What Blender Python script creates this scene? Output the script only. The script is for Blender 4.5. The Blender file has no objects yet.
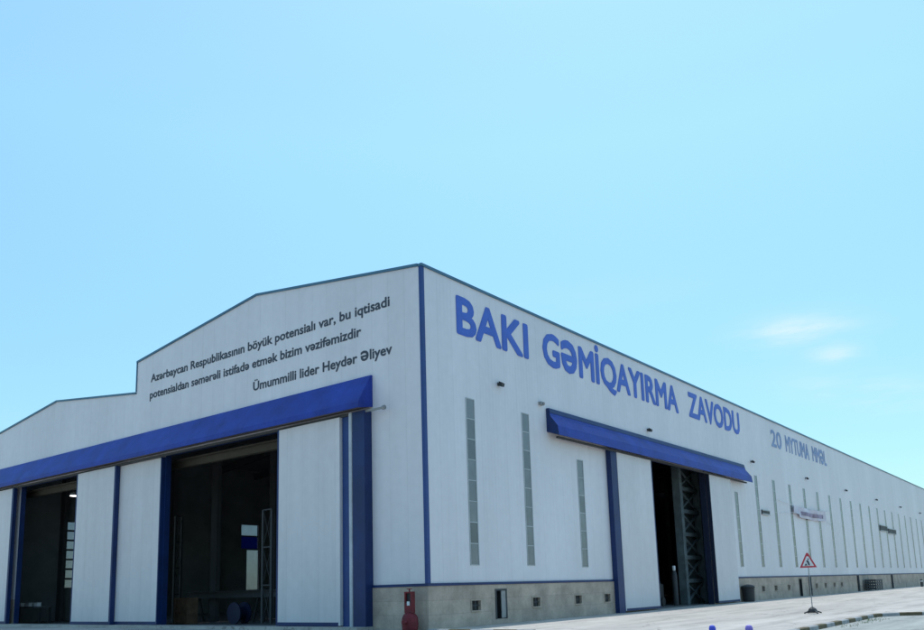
import bpy, bmesh, math, random
from mathutils import Vector, Matrix
random.seed(7)
S = bpy.context.scene
COL = S.collection

# ------------------------------------------------------------------ materials
def mat(name, col, rough=.6, metal=0., var=.12, vscale=.6, stretch=(1, 1, 1), bump=0., bscale=20., spec=.4, col2=None, fine=.04):
    m = bpy.data.materials.new(name); m.use_nodes = True
    nt = m.node_tree; N = nt.nodes; L = nt.links
    b = N['Principled BSDF']
    b.inputs['Roughness'].default_value = rough
    b.inputs['Metallic'].default_value = metal
    b.inputs['Specular IOR Level'].default_value = spec
    tc = N.new('ShaderNodeTexCoord'); mp = N.new('ShaderNodeMapping')
    mp.inputs['Scale'].default_value = stretch
    L.new(tc.outputs['Object'], mp.inputs['Vector'])
    n1 = N.new('ShaderNodeTexNoise'); n1.inputs['Scale'].default_value = vscale; n1.inputs['Detail'].default_value = 6
    n1.inputs['Roughness'].default_value = .62
    L.new(mp.outputs['Vector'], n1.inputs['Vector'])
    r = N.new('ShaderNodeValToRGB')
    r.color_ramp.elements[0].position = .3; r.color_ramp.elements[1].position = .72
    c2 = col2 or tuple(max(0, c * (1 - 2 * var)) for c in col)
    r.color_ramp.elements[0].color = (*c2, 1)
    r.color_ramp.elements[1].color = (*tuple(min(1, c * (1 + var)) for c in col), 1)
    L.new(n1.outputs['Fac'], r.inputs['Fac'])
    n2 = N.new('ShaderNodeTexNoise'); n2.inputs['Scale'].default_value = vscale * 14; n2.inputs['Detail'].default_value = 3
    L.new(tc.outputs['Object'], n2.inputs['Vector'])
    mr = N.new('ShaderNodeMapRange'); mr.inputs['To Min'].default_value = 1 - 3 * fine; mr.inputs['To Max'].default_value = 1 + 3 * fine
    L.new(n2.outputs['Fac'], mr.inputs['Value'])
    mx = N.new('ShaderNodeVectorMath'); mx.operation = 'SCALE'
    L.new(r.outputs['Color'], mx.inputs[0]); L.new(mr.outputs['Result'], mx.inputs['Scale'])
    L.new(mx.outputs['Vector'], b.inputs['Base Color'])
    if bump:
        n3 = N.new('ShaderNodeTexNoise'); n3.inputs['Scale'].default_value = bscale; n3.inputs['Detail'].default_value = 5
        L.new(tc.outputs['Object'], n3.inputs['Vector'])
        bp = N.new('ShaderNodeBump'); bp.inputs['Strength'].default_value = bump; bp.inputs['Distance'].default_value = .02
        L.new(n3.outputs['Fac'], bp.inputs['Height']); L.new(bp.outputs['Normal'], b.inputs['Normal'])
    m['out'] = 'x'
    return m

def cladding(name, col, seam=1.0, rib=.25, horiz=False, streak=.1):
    """painted steel sandwich panels: upright seams, fine ribs, sheet-to-sheet tone, rain streaks"""
    m = mat(name, col, rough=.5, var=.05, vscale=.16, stretch=(1, 1, .5), spec=.35, fine=.02)
    nt = m.node_tree; N = nt.nodes; L = nt.links; b = N['Principled BSDF']
    src = b.inputs['Base Color'].links[0].from_socket
    tc = N.new('ShaderNodeTexCoord'); sp = N.new('ShaderNodeSeparateXYZ'); L.new(tc.outputs['Object'], sp.inputs[0])
    def math_(op, a, v=None):
        n = N.new('ShaderNodeMath'); n.operation = op
        for i, q in enumerate((a, v)):
            if q is None: continue
            if isinstance(q, (int, float)): n.inputs[i].default_value = q
            else: L.new(q, n.inputs[i])
        return n.outputs[0]
    u = sp.outputs['Z'] if horiz else math_('ADD', sp.outputs['X'], sp.outputs['Y'])
    us = math_('DIVIDE', u, seam)
    fr = math_('FRACT', us); fl = math_('FLOOR', us)
    wn = N.new('ShaderNodeTexWhiteNoise'); wn.noise_dimensions = '1D'; L.new(fl, wn.inputs['W'])
    tone = N.new('ShaderNodeMapRange'); tone.inputs['To Min'].default_value = .975; tone.inputs['To Max'].default_value = 1.01
    L.new(wn.outputs['Value'], tone.inputs['Value'])
    edge = math_('LESS_THAN', fr, .022)
    dark = math_('SUBTRACT', 1.0, math_('MULTIPLY', edge, .08))
    # streaks
    mp = N.new('ShaderNodeMapping'); mp.inputs['Scale'].default_value = (2.2, 2.2, .10)
    L.new(tc.outputs['Object'], mp.inputs['Vector'])
    ns = N.new('ShaderNodeTexNoise'); ns.inputs['Scale'].default_value = 1.; ns.inputs['Detail'].default_value = 7; ns.inputs['Roughness'].default_value = .7
    L.new(mp.outputs['Vector'], ns.inputs['Vector'])
    st = N.new('ShaderNodeMapRange'); st.inputs['From Min'].default_value = .42; st.inputs['From Max'].default_value = .72
    st.inputs['To Min'].default_value = 1.; st.inputs['To Max'].default_value = 1 - streak
    L.new(ns.outputs['Fac'], st.inputs['Value'])
    k = math_('MULTIPLY', math_('MULTIPLY', tone.outputs[0], dark), st.outputs[0])
    mx = N.new('ShaderNodeVectorMath'); mx.operation = 'SCALE'; L.new(src, mx.inputs[0]); L.new(k, mx.inputs['Scale'])
    L.new(mx.outputs['Vector'], b.inputs['Base Color'])
    # bump: ribs + seam groove + slight oil canning
    rb = math_('SINE', math_('MULTIPLY', u, 2 * math.pi / rib))
    nb = N.new('ShaderNodeTexNoise'); nb.inputs['Scale'].default_value = .9; nb.inputs['Detail'].default_value = 2
    L.new(tc.outputs['Object'], nb.inputs['Vector'])
    h = math_('ADD', math_('MULTIPLY', rb, .12), math_('MULTIPLY', edge, -1.))
    h = math_('ADD', h, math_('MULTIPLY', nb.outputs['Fac'], 1.2))
    bp = N.new('ShaderNodeBump'); bp.inputs['Strength'].default_value = .5; bp.inputs['Distance'].default_value = .015
    L.new(h, bp.inputs['Height']); L.new(bp.outputs['Normal'], b.inputs['Normal'])
    return m

def glass(name, col, trans=.55, tint=(1, 1, 1), per_pane=0):
    m = bpy.data.materials.new(name); m.use_nodes = True
    nt = m.node_tree; N = nt.nodes; L = nt.links
    b = N['Principled BSDF']; out = N['Material Output']
    b.inputs['Roughness'].default_value = .35
    nz = N.new('ShaderNodeTexNoise'); nz.inputs['Scale'].default_value = 1.3; nz.inputs['Detail'].default_value = 5
    tc = N.new('ShaderNodeTexCoord'); L.new(tc.outputs['Object'], nz.inputs['Vector'])
    r = N.new('ShaderNodeValToRGB'); r.color_ramp.elements[0].color = (*[c * .7 for c in col], 1); r.color_ramp.elements[1].color = (*[c * 1.25 for c in col], 1)
    L.new(nz.outputs['Fac'], r.inputs['Fac']); L.new(r.outputs['Color'], b.inputs['Base Color'])
    if per_pane:     # every light of the strip has its own tone
        sp = N.new('ShaderNodeSeparateXYZ'); L.new(tc.outputs['Object'], sp.inputs[0])
        oi = N.new('ShaderNodeObjectInfo')
        q = N.new('ShaderNodeMath'); q.operation = 'MULTIPLY_ADD'; q.inputs[1].default_value = 1 / .935; q.inputs[2].default_value = -2.62 / .935; L.new(sp.outputs['Z'], q.inputs[0])
        f = N.new('ShaderNodeMath'); f.operation = 'FLOOR'; L.new(q.outputs[0], f.inputs[0])
        ad = N.new('ShaderNodeMath'); ad.operation = 'MULTIPLY_ADD'; ad.inputs[1].default_value = 91.7; L.new(oi.outputs['Random'], ad.inputs[0]); L.new(f.outputs[0], ad.inputs[2])
        wn = N.new('ShaderNodeTexWhiteNoise'); wn.noise_dimensions = '1D'; L.new(ad.outputs[0], wn.inputs['W'])
        mr = N.new('ShaderNodeMapRange'); mr.inputs['To Min'].default_value = .72; mr.inputs['To Max'].default_value = 1.25; L.new(wn.outputs['Value'], mr.inputs['Value'])
        sc = N.new('ShaderNodeVectorMath'); sc.operation = 'SCALE'; L.new(r.outputs['Color'], sc.inputs[0]); L.new(mr.outputs[0], sc.inputs['Scale'])
        L.new(sc.outputs['Vector'], b.inputs['Base Color']); b.inputs['Roughness'].default_value = .22
    t = N.new('ShaderNodeBsdfTransparent'); t.inputs['Color'].default_value = (*tint, 1)
    mx = N.new('ShaderNodeMixShader'); mx.inputs['Fac'].default_value = trans
    L.new(b.outputs[0], mx.inputs[1]); L.new(t.outputs[0], mx.inputs[2]); L.new(mx.outputs[0], out.inputs['Surface'])
    return m

M = {}
M['wall'] = cladding('wall_cladding', (.73, .70, .725), streak=.035)
M['door'] = cladding('door_cladding', (.66, .635, .65), seam=1.1, rib=.18, streak=.07)
M['roof'] = mat('roof_sheet', (.5, .52, .54), .5)
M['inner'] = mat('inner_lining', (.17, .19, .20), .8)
M['blue'] = mat('canopy_blue', (.020, .050, .325), .5, spec=.25, var=.17, vscale=.8, stretch=(1, 1, 1), fine=.06, bump=.25, bscale=1.5)
M['navy'] = mat('navy_paint', (.006, .027, .12), .5, var=.15, vscale=.8)
M['midnavy'] = mat('mid_navy_paint', (.020, .058, .21), .5)
M['beam'] = mat('dull_beam', (.07, .065, .05), .7)
M['navy_shaded'] = mat('navy_shaded_paint', (.005, .012, .04), .6)  # navy with shade painted in, for the reveal lit by the sunny yard
M['trim'] = mat('eaves_trim', (.06, .16, .24), .45, var=.12)
M['plinth'] = mat('plinth_concrete', (.51, .415, .335), .9, var=.16, vscale=.9, bump=.35, bscale=14, fine=.06)
def blocks(m, w=1.2, h=.58, k=.80):
    nt = m.node_tree; N = nt.nodes; L = nt.links; b = N['Principled BSDF']; src = b.inputs['Base Color'].links[0].from_socket
    tc = N.new('ShaderNodeTexCoord'); sp = N.new('ShaderNodeSeparateXYZ'); L.new(tc.outputs['Object'], sp.inputs[0])
    a = N.new('ShaderNodeMath'); L.new(sp.outputs['X'], a.inputs[0]); L.new(sp.outputs['Y'], a.inputs[1])
    c = N.new('ShaderNodeCombineXYZ'); L.new(a.outputs[0], c.inputs['X']); L.new(sp.outputs['Z'], c.inputs['Y'])
    br = N.new('ShaderNodeTexBrick'); L.new(c.outputs[0], br.inputs['Vector']); br.inputs['Scale'].default_value = 1
    br.inputs['Brick Width'].default_value = w; br.inputs['Row Height'].default_value = h; br.inputs['Mortar Size'].default_value = .012
    br.inputs['Color1'].default_value = (1, 1, 1, 1); br.inputs['Color2'].default_value = (.88, .88, .9, 1); br.inputs['Mortar'].default_value = (k, k, k, 1)
    mx = N.new('ShaderNodeVectorMath'); mx.operation = 'MULTIPLY'; L.new(src, mx.inputs[0]); L.new(br.outputs['Color'], mx.inputs[1]); L.new(mx.outputs[0], b.inputs['Base Color'])
blocks(M['plinth'])
M['pane'] = glass('frosted_pane', (.185, .205, .215), .08, per_pane=.94)
M['clear'] = glass('clear_pane', (.5, .55, .55), .42, (.84, .88, 1))
M['bluepane'] = glass('blue_pane', (.02, .04, .2), .25, (.08, .13, .6))
M['mull'] = mat('mullion_metal', (.42, .45, .46), .5)
M['letter'] = mat('letter_blue', (.055, .13, .52), .5, var=.07, vscale=1.2)
M['letter2'] = mat('letter_faded_blue', (.24, .32, .53), .55, var=.12, vscale=.8)
M['ink'] = mat('letter_slate', (.055, .065, .085), .6, var=.1)
M['black'] = mat('dark_steel', (.025, .028, .032), .55)
M['dark'] = mat('dark_grey', (.06, .065, .07), .7)
M['steel'] = mat('grey_steel', (.30, .31, .31), .5, metal=.2, var=.15, vscale=2)
M['green'] = mat('green_grey_paint', (.10, .13, .14), .6, var=.2, vscale=1.5)
M['pipe'] = mat('pale_pipe', (.50, .54, .60), .45)
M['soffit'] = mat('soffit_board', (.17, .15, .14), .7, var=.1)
M['red'] = mat('red_paint', (.17, .014, .02), .6, var=.2, vscale=3)
M['signred'] = mat('sign_red', (.55, .05, .07), .45, var=.08)
M['white'] = mat('white_paint', (.72, .73, .74), .5, var=.06)
M['banner'] = mat('banner_cloth', (.66, .64, .68), .8, var=.12, vscale=.5, col2=(.50, .45, .52))
M['print'] = mat('banner_print', (.36, .30, .40), .8, var=.3, vscale=1.4)
M['brown'] = mat('brown_board', (.16, .10, .06), .8, var=.2, vscale=3)
M['drum'] = mat('drum_blue', (.008, .016, .05), .5)
M['post'] = mat('post_blue', (.06, .08, .55), .45)
M['violet'] = mat('post_violet', (.22, .16, .55), .45)
M['kdark'] = mat('kerb_dark_yellow', (.125, .10, .055), .85, var=.25, vscale=2.5)
M['klight'] = mat('kerb_pale', (.32, .325, .33), .85, var=.15, vscale=2.5)
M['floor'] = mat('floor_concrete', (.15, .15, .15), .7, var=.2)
lm = bpy.data.materials.new('lamp_glow'); lm.use_nodes = True
lb = lm.node_tree.nodes['Principled BSDF']; lb.inputs['Emission Color'].default_value = (1, .96, .9, 1); lb.inputs['Emission Strength'].default_value = 2.5
M['glow'] = lm

def concrete(name, col, joint=6.0, jdark=.30):
    """cast yard slabs: broad worn bands, stains, sawn joints"""
    m = mat(name, col, rough=.9, var=.10, vscale=.11, stretch=(.35, 1.6, 1), bump=.3, bscale=9, spec=.2, fine=.05)
    nt = m.node_tree; N = nt.nodes; L = nt.links; b = N['Principled BSDF']
    src = b.inputs['Base Color'].links[0].from_socket
    tc = N.new('ShaderNodeTexCoord'); sp = N.new('ShaderNodeSeparateXYZ'); L.new(tc.outputs['Object'], sp.inputs[0])
    def math_(op, a, v=None):
        n = N.new('ShaderNodeMath'); n.operation = op
        for i, q in enumerate((a, v)):
            if q is None: continue
            if isinstance(q, (int, float)): n.inputs[i].default_value = q
            else: L.new(q, n.inputs[i])
        return n.outputs[0]
    e = None
    for ax in 'XY':
        f = math_('LESS_THAN', math_('FRACT', math_('DIVIDE', sp.outputs[ax], joint)), .006)
        e = f if e is None else math_('MAXIMUM', e, f)
    ns = N.new('ShaderNodeTexNoise'); ns.inputs['Scale'].default_value = .5; ns.inputs['Detail'].default_value = 8; ns.inputs['Roughness'].default_value = .7
    mp = N.new('ShaderNodeMapping'); mp.inputs['Scale'].default_value = (.22, 2.2, 1); mp.inputs['Location'].default_value = (3, 9, 0)
    L.new(tc.outputs['Object'], mp.inputs['Vector']); L.new(mp.outputs['Vector'], ns.inputs['Vector'])
    st = N.new('ShaderNodeMapRange'); st.inputs['From Min'].default_value = .45; st.inputs['From Max'].default_value = .70
    st.inputs['To Min'].default_value = 1; st.inputs['To Max'].default_value = .66
    L.new(ns.outputs['Fac'], st.inputs['Value'])
    k = math_('MULTIPLY', st.outputs[0], math_('SUBTRACT', 1., math_('MULTIPLY', e, jdark)))
    # cracks and dark spills
    vo = N.new('ShaderNodeTexVoronoi'); vo.feature = 'DISTANCE_TO_EDGE'; vo.inputs['Scale'].default_value = .22
    dn = N.new('ShaderNodeTexNoise'); dn.inputs['Scale'].default_value = .8; dn.inputs['Detail'].default_value = 4
    L.new(tc.outputs['Object'], dn.inputs['Vector'])
    av = N.new('ShaderNodeVectorMath'); av.operation = 'MULTIPLY_ADD'; av.inputs[1].default_value = (1.6, 1.6, 0); L.new(dn.outputs['Color'], av.inputs[0]); L.new(tc.outputs['Object'], av.inputs[2])
    L.new(av.outputs['Vector'], vo.inputs['Vector'])
    ck = math_('MULTIPLY', math_('LESS_THAN', vo.outputs['Distance'], .006), .35)
    sn = N.new('ShaderNodeTexNoise'); sn.inputs['Scale'].default_value = .28; sn.inputs['Detail'].default_value = 9; sn.inputs['Roughness'].default_value = .75
    L.new(tc.outputs['Object'], sn.inputs['Vector'])
    sr = N.new('ShaderNodeMapRange'); sr.inputs['From Min'].default_value = .58; sr.inputs['From Max'].default_value = .72; sr.inputs['To Min'].default_value = 1; sr.inputs['To Max'].default_value = .72
    L.new(sn.outputs['Fac'], sr.inputs['Value'])
    k = math_('MULTIPLY', math_('MULTIPLY', k, math_('SUBTRACT', 1., ck)), sr.outputs[0])
    mx = N.new('ShaderNodeVectorMath'); mx.operation = 'SCALE'; L.new(src, mx.inputs[0]); L.new(k, mx.inputs['Scale'])
    L.new(mx.outputs['Vector'], b.inputs['Base Color'])
    return m
M['yard'] = concrete('yard_concrete', (.465, .435, .40))
M['paving'] = concrete('paving_concrete', (.36, .37, .35), 2.0)
M['soil'] = mat('dry_soil', (.33, .29, .22), .95, var=.2, vscale=.03)

# ------------------------------------------------------------------ mesh helpers
class MB:
    def __init__(s): s.v = []; s.f = []; s.mi = []; s.smooth = False
    def add(s, vs, fs, mi=0):
        o = len(s.v); s.v += [tuple(v) for v in vs]
        for f in fs: s.f.append(tuple(i + o for i in f)); s.mi.append(mi)
        return s
    def box(s, x0, x1, y0, y1, z0, z1, mi=0):
        vs = [(x, y, z) for x in (x0, x1) for y in (y0, y1) for z in (z0, z1)]
        return s.add(vs, [(0, 1, 3, 2), (4, 6, 7, 5), (0, 4, 5, 1), (2, 3, 7, 6), (0, 2, 6, 4), (1, 5, 7, 3)], mi)
    def bar(s, a, b, w, h=None, mi=0):
        a = Vector(a); b = Vector(b); d = (b - a).normalized(); h = h or w
        up = Vector((0, 0, 1)) if abs(d.z) < .95 else Vector((1, 0, 0))
        r = d.cross(up).normalized(); u = r.cross(d)
        vs = [p + r * (i * w / 2) + u * (j * h / 2) for p in (a, b) for i, j in ((-1, -1), (1, -1), (1, 1), (-1, 1))]
        return s.add(vs, [(0, 1, 2, 3), (7, 6, 5, 4), (0, 4, 5, 1), (1, 5, 6, 2), (2, 6, 7, 3), (3, 7, 4, 0)], mi)
    def tube(s, a, b, r0, r1=None, n=14, mi=0):
        a = Vector(a); b = Vector(b); r1 = r0 if r1 is None else r1
        d = (b - a).normalized(); up = Vector((0, 0, 1)) if abs(d.z) < .95 else Vector((1, 0, 0))
        r = d.cross(up).normalized(); u = r.cross(d)
        vs = [p + (r * math.cos(t) + u * math.sin(t)) * q for p, q in ((a, r0), (b, r1)) for t in [2 * math.pi * i / n for i in range(n)]]
        fs = [(i, (i + 1) % n, n + (i + 1) % n, n + i) for i in range(n)] + [tuple(range(n))[::-1], tuple(range(n, 2 * n))]
        return s.add(vs, fs, mi)
    def lathe(s, c, prof, n=20, mi=0):
        """prof: (radius, z) from bottom to top, closed with caps"""
        vs = [(c[0] + r * math.cos(2 * math.pi * i / n), c[1] + r * math.sin(2 * math.pi * i / n), c[2] + z) for r, z in prof for i in range(n)]
        fs = [(k * n + i, k * n + (i + 1) % n, (k + 1) * n + (i + 1) % n, (k + 1) * n + i) for k in range(len(prof) - 1) for i in range(n)]
        fs += [tuple(range(n))[::-1], tuple(range((len(prof) - 1) * n, len(prof) * n))]
        return s.add(vs, fs, mi)
    def prism(s, pts, d, mi=0):
        """closed polygon pts (3D) pushed along d"""
        n = len(pts); d = Vector(d)
        vs = [Vector(p) for p in pts] + [Vector(p) + d for p in pts]
        return s.add(vs, [tuple(range(n)), tuple(range(n, 2 * n))[::-1]] + [(i, n + i, n + (i + 1) % n, (i + 1) % n) for i in range(n)], mi)
    def build(s, name, mats, parent=None, smooth=False, **props):
        me = bpy.data.meshes.new(name); me.from_pydata(s.v, [], s.f)
        bm = bmesh.new(); bm.from_mesh(me); bmesh.ops.recalc_face_normals(bm, faces=bm.faces)
        bm.to_mesh(me); bm.free()
        if not isinstance(mats, (list, tuple)): mats = [mats]
        for m in mats: me.materials.append(m)
        for p, i in zip(me.polygons, s.mi): p.material_index = i; p.use_smooth = smooth
        if smooth:
            try: me.set_sharp_from_angle(angle=math.radians(40))
            except Exception: pass
        o = bpy.data.objects.new(name, me); COL.objects.link(o)
        if parent: attach(o, parent)
        for k, v in props.items(): o[k] = v
        return o
WORLD = {}
def attach(o, parent):
    o.parent = parent
    p = WORLD.get(parent.name, Vector((0, 0, 0)))
    o.location = -p if not o.location.length else o.location - p
    WORLD[o.name] = Vector((0, 0, 0))
def thing(name, loc, label, cat, group=None):
    o = bpy.data.objects.new(name, None); COL.objects.link(o); o.location = loc; o.empty_display_size = .5
    WORLD[o.name] = Vector(loc)
    o['label'] = label; o['category'] = cat
    if group: o['group'] = group
    return o
def tag(o, label, cat, group=None):
    o['label'] = label; o['category'] = cat
    if group: o['group'] = group
    return o

def grid_wall(P, us, zs, holes, t):
    """sheet wall with thickness; P(u, d, z) -> xyz, d grows inward; holes (u0,u1,z0,z1)"""
    us = sorted(set(us) | {h[0] for h in holes} | {h[1] for h in holes}); zs = sorted(set(zs) | {h[2] for h in holes} | {h[3] for h in holes})
    us = [u for u in us]; mb = MB()
    def solid(i, j):
        if i < 0 or j < 0 or i >= len(us) - 1 or j >= len(zs) - 1: return False
        u = (us[i] + us[i + 1]) / 2; z = (zs[j] + zs[j + 1]) / 2
        return not any(h[0] < u < h[1] and h[2] < z < h[3] for h in holes)
    idx = {}
    def V(i, j, k):
        if (i, j, k) not in idx:
            idx[(i, j, k)] = len(mb.v); mb.v.append(tuple(P(us[i], t if k else 0, zs[j])))
        return idx[(i, j, k)]
    def F(*f): mb.f.append(f); mb.mi.append(0)
    for i in range(len(us) - 1):
        for j in range(len(zs) - 1):
            if not solid(i, j): continue
            F(V(i, j, 0), V(i + 1, j, 0), V(i + 1, j + 1, 0), V(i, j + 1, 0))
            F(V(i, j, 1), V(i, j + 1, 1), V(i + 1, j + 1, 1), V(i + 1, j, 1)); mb.mi[-1] = 1
            for (a, b, (p, q)) in (((i - 1), j, ((i, j), (i, j + 1))), ((i + 1), j, ((i + 1, j), (i + 1, j + 1))),
                                   (i, j - 1, ((i, j), (i + 1, j))), (i, j + 1, ((i, j + 1), (i + 1, j + 1)))):
                if not solid(a, b):
                    F(V(*p, 0), V(*q, 0), V(*q, 1), V(*p, 1))
    return mb

# ------------------------------------------------------------------ the hall
LEN = 152.0; W1 = 22.67; W2 = 42.85; EZ = 15.5; PK = 17.0; LE = 13.7; LPK = 14.88; PL = 1.75
hall = thing('shipyard_hall', (0, 0, 0), 'long pale shipyard hall with blue canopies and large blue lettering on its walls', 'factory hall')
side = lambda u, d, z: (u, d, z)
gab = lambda u, d, z: (d, u, z)

# window places along the long wall
WX = [(3.2, 2.62, 10.1), (7.7, 2.62, 10.1), (12.93, 2.55, 8.3), (37.05, 2.62, 8.3)]
x = 42.0
while x < LEN - 4: WX.append((x, 2.62, 10.1)); x += 4.62
WW = .62
holes = [(x - WW / 2, x + WW / 2, a, b) for x, a, b in WX] + [(21.3, 30.65, PL, 9.4)]
T = .2
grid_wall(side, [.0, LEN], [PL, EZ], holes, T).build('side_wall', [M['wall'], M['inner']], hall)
D1 = (8.95, 19.3); D2 = (28.4, 37.25)
gm = grid_wall(gab, [T, W2], [PL, LE], [(D1[0], D1[1], PL, 9.6), (D2[0], D2[1], PL, 9.6)], T)
gm.f  # lower part, then the two gables above it
up1 = [(0, T, LE), (0, W1, LE), (0, W1, 15.62), (0, W1 / 2, PK), (0, T, EZ + .026)]
gm.prism(up1, (T, 0, 0))
up2 = [(0, W1, LE), (0, W2, LE - .15), (0, 32.75, LPK)]
gm.prism([(0, W1, LE), (0, W2, LE), (0, 32.75, LPK)], (T, 0, 0))
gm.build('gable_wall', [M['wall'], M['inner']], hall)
# far long wall with two tall lights seen through the doors
fw_holes = [(5.98, 6.66, 2.5, 7.8), (23.3, 24.75, 2.0, 5.9), (22.65, 24.65, 5.97, 8.3)]
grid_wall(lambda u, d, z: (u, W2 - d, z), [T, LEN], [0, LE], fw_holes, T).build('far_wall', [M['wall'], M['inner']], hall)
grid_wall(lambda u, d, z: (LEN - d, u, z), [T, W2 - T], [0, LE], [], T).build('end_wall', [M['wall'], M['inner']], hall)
MB().prism([(LEN, T, LE), (LEN, W1, LE), (LEN, W1, 15.6), (LEN, W1 / 2, PK - .02), (LEN, T, EZ)], (-T, 0, 0)).build('end_gable', M['wall'], hall)
MB().prism([(0.3, W1 - .05, LE - .5), (LEN - .3, W1 - .05, LE - .5), (LEN - .3, W1 - .05, 15.5), (.3, W1 - .05, 15.5)], (0, -.12, 0)).build('step_wall', M['wall'], hall)
MB().prism([(LEN, W1, LE), (LEN, W2, LE), (LEN, 32.75, LPK)], (-T, 0, 0)).build('end_gable', M['wall'], hall)
# roofs
for y0, y1, yp, z0, zp, z1 in ((0, W1, W1 / 2, EZ - .12, PK - .1, EZ - .05), (W1, W2, 32.75, LE - .1, LPK - .1, LE - .1)):
    r = MB()
    r.prism([(T + .01, y0 + .1, z0), (T + .01, yp, zp), (T + .01, y1 - .1, z1), (T + .01, y1 - .1, z1 - .12), (T + .01, yp, zp - .12), (T + .01, y0 + .1, z0 - .12)], (LEN - 2 * T - .02, 0, 0))
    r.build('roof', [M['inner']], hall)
# eaves and verge trim (thin blue-green flashing)
tr = MB(); tr.box(-.05, LEN + .05, -.07, .16, EZ, EZ + .12); tr.build('eaves_trim', M['trim'], hall)
def strip(name, pts, w=.115, x0=-.07, x1=.26):
    t_ = MB()
    for (ya, za), (yb, zb) in zip(pts, pts[1:]):
        t_.add([(x, y, z + dz) for x in (x0, x1) for (y, z) in ((ya, za), (yb, zb)) for dz in (0, w)],
               [(0, 1, 3, 2), (4, 6, 7, 5), (0, 4, 5, 1), (2, 3, 7, 6), (0, 2, 6, 4), (1, 5, 7, 3)])
    return t_.build(name, M['trim'], hall)
strip('verge_trim', [(.17, EZ + .03), (W1 / 2, PK), (W1 + .06, 15.62)])
strip('verge_trim', [(W1 + .075, LE), (32.75, LPK), (W2 + .05, LE)])
MB().box(-.06, .24, W1 + .001, W1 + .06, LE + .12, 15.62).build('step_trim', M['trim'], hall)
MB().box(-.03, .15, -.03, .13, PL + .1, EZ - .002).build('corner_trim', M['midnavy'], hall)

# plinth of stained concrete with small vents
VX = [3.1, 7.9, 11.9, 15.05, 37.9, 41.3, 44.5, 48.1, 56.8, 60.0, 63.4, 66.3]
vh = [(x - .32, x + .32, .66, 1.08) for x in VX]
hatch = [(4.55, 5.45, .22, 1.55), (51.2, 52.0, .0, 1.6)]
pm = grid_wall(lambda u, d, z: (u, d - .06, z), [-.06, 21.3], [-.3, PL], vh[:4] + hatch[:1], .34)
pm.build('plinth', [M['plinth'], M['inner']], hall)
pm = grid_wall(lambda u, d, z: (u, d - .06, z), [30.65, LEN], [-.3, PL], vh[4:] + [(51.2, 52.0, .02, 1.6)], .34)
pm.build('plinth', [M['plinth'], M['inner']], hall)
MB().box(-.06, .28, .281, 3.08, -.3, PL).build('plinth', M['plinth'], hall)
for ya, yb in ((3.09, D1[0]), (D1[1], D2[0]), (D2[1], W2)): MB().box(0, .28, ya, yb, 0, PL - .002).build('plinth', M['plinth'], hall)
MB().box(-.09, 15.94, -.09, -.0, PL, PL + .11).box(35.1, LEN, -.09, 0, PL, PL + .11).box(-.09, 0, .001, 3.06, PL, PL + .11).build('base_flashing', M['navy'], hall)
for i, x in enumerate(VX):
    if i == 0:
        v = MB().box(x - .36, x + .36, -.10, -.062, 1.08, 1.13).box(x - .36, x + .36, -.10, -.062, .61, .66)
        v.box(x - .36, x - .32, -.10, -.062, .66, 1.08).box(x + .32, x + .36, -.10, -.062, .66, 1.08)
        vo = v.build('wall_vent', M['plinth'], hall)
        vb = MB().box(x - .025, x + .025, -.045, 0, .66, 1.08).box(x - .32, x - .03, -.04, -.005, .85, .89).box(x + .03, x + .32, -.04, -.005, .85, .89).build('grille', M['dark'], vo)
        vbk = MB().box(x - .32, x + .32, .06, .09, .66, 1.08).build('back_plate', M['black'], vo)
        v0 = (vo, vb, vbk)
    else:
        a = v0[0].copy(); COL.objects.link(a); a.parent = hall; a.location = (x - VX[0], 0, 0)
        for q in v0[1:]:
            b = q.copy(); COL.objects.link(b); b.parent = a
# narrow plinth hatch by the corner, half open
hd = MB().box(4.55, 4.63, -.09, .1, .22, 1.55).box(5.37, 5.45, -.09, .1, .22, 1.55).box(4.63, 5.37, -.09, .1, 1.47, 1.55).build('hatch_frame', M['dark'], hall)
MB().box(5.02, 5.36, -.07, -.03, .25, 1.46).build('hatch_leaf', M['steel'], hd)
hd = MB().box(51.2, 51.28, -.1, .1, 0.02, 1.6).box(51.92, 52.0, -.1, .1, .02, 1.6).box(51.28, 51.92, -.1, .1, 1.52, 1.6).box(51.28, 51.92, .12, .15, .02, 1.52).build('hatch_frame', M['black'], hall)
for x in (54.4, 73.4, 91.9):
    MB().tube((x, -.16, 0), (x, -.16, 1.74), .12).box(x - .16, x + .16, -.30, -.061, .55, .62).build('drain_pipe', M['dark'], hall)

# windows on the long wall: frame with eight stacked lights, frosted pane behind
def window(x, a, b, n):
    f = MB(); e = .03
    f.box(x - WW / 2 - .02, x - WW / 2 + e, -.022, .08, a - .02, b + .02).box(x + WW / 2 - e, x + WW / 2 + .02, -.022, .08, a - .02, b + .02)
    for k in range(n + 1):
        z = a + (b - a) * k / n
        f.box(x - WW / 2 + e, x + WW / 2 - e, -.018, .07, z - .022, z + .022)
    fo = f.build('window', M['mull'], hall)
    po = MB().box(x - WW / 2 + .002, x + WW / 2 - .002, -.006, .012, a + .002, b - .002).build('pane', M['pane'], fo)
    return fo, po
tall = window(*WX[0], 8); short = window(*WX[2], 6)
for i, (x, a, b) in enumerate(WX):
    if i in (0, 2): continue
    src, sx = (short, WX[2][0]) if b < 9 else (tall, WX[0][0])
    f = src[0].copy(); COL.objects.link(f); f.parent = hall; f.location = (x - sx, 0, (a - 2.55) if b < 9 else 0)
    p = src[1].copy(); COL.objects.link(p); p.parent = f

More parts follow.
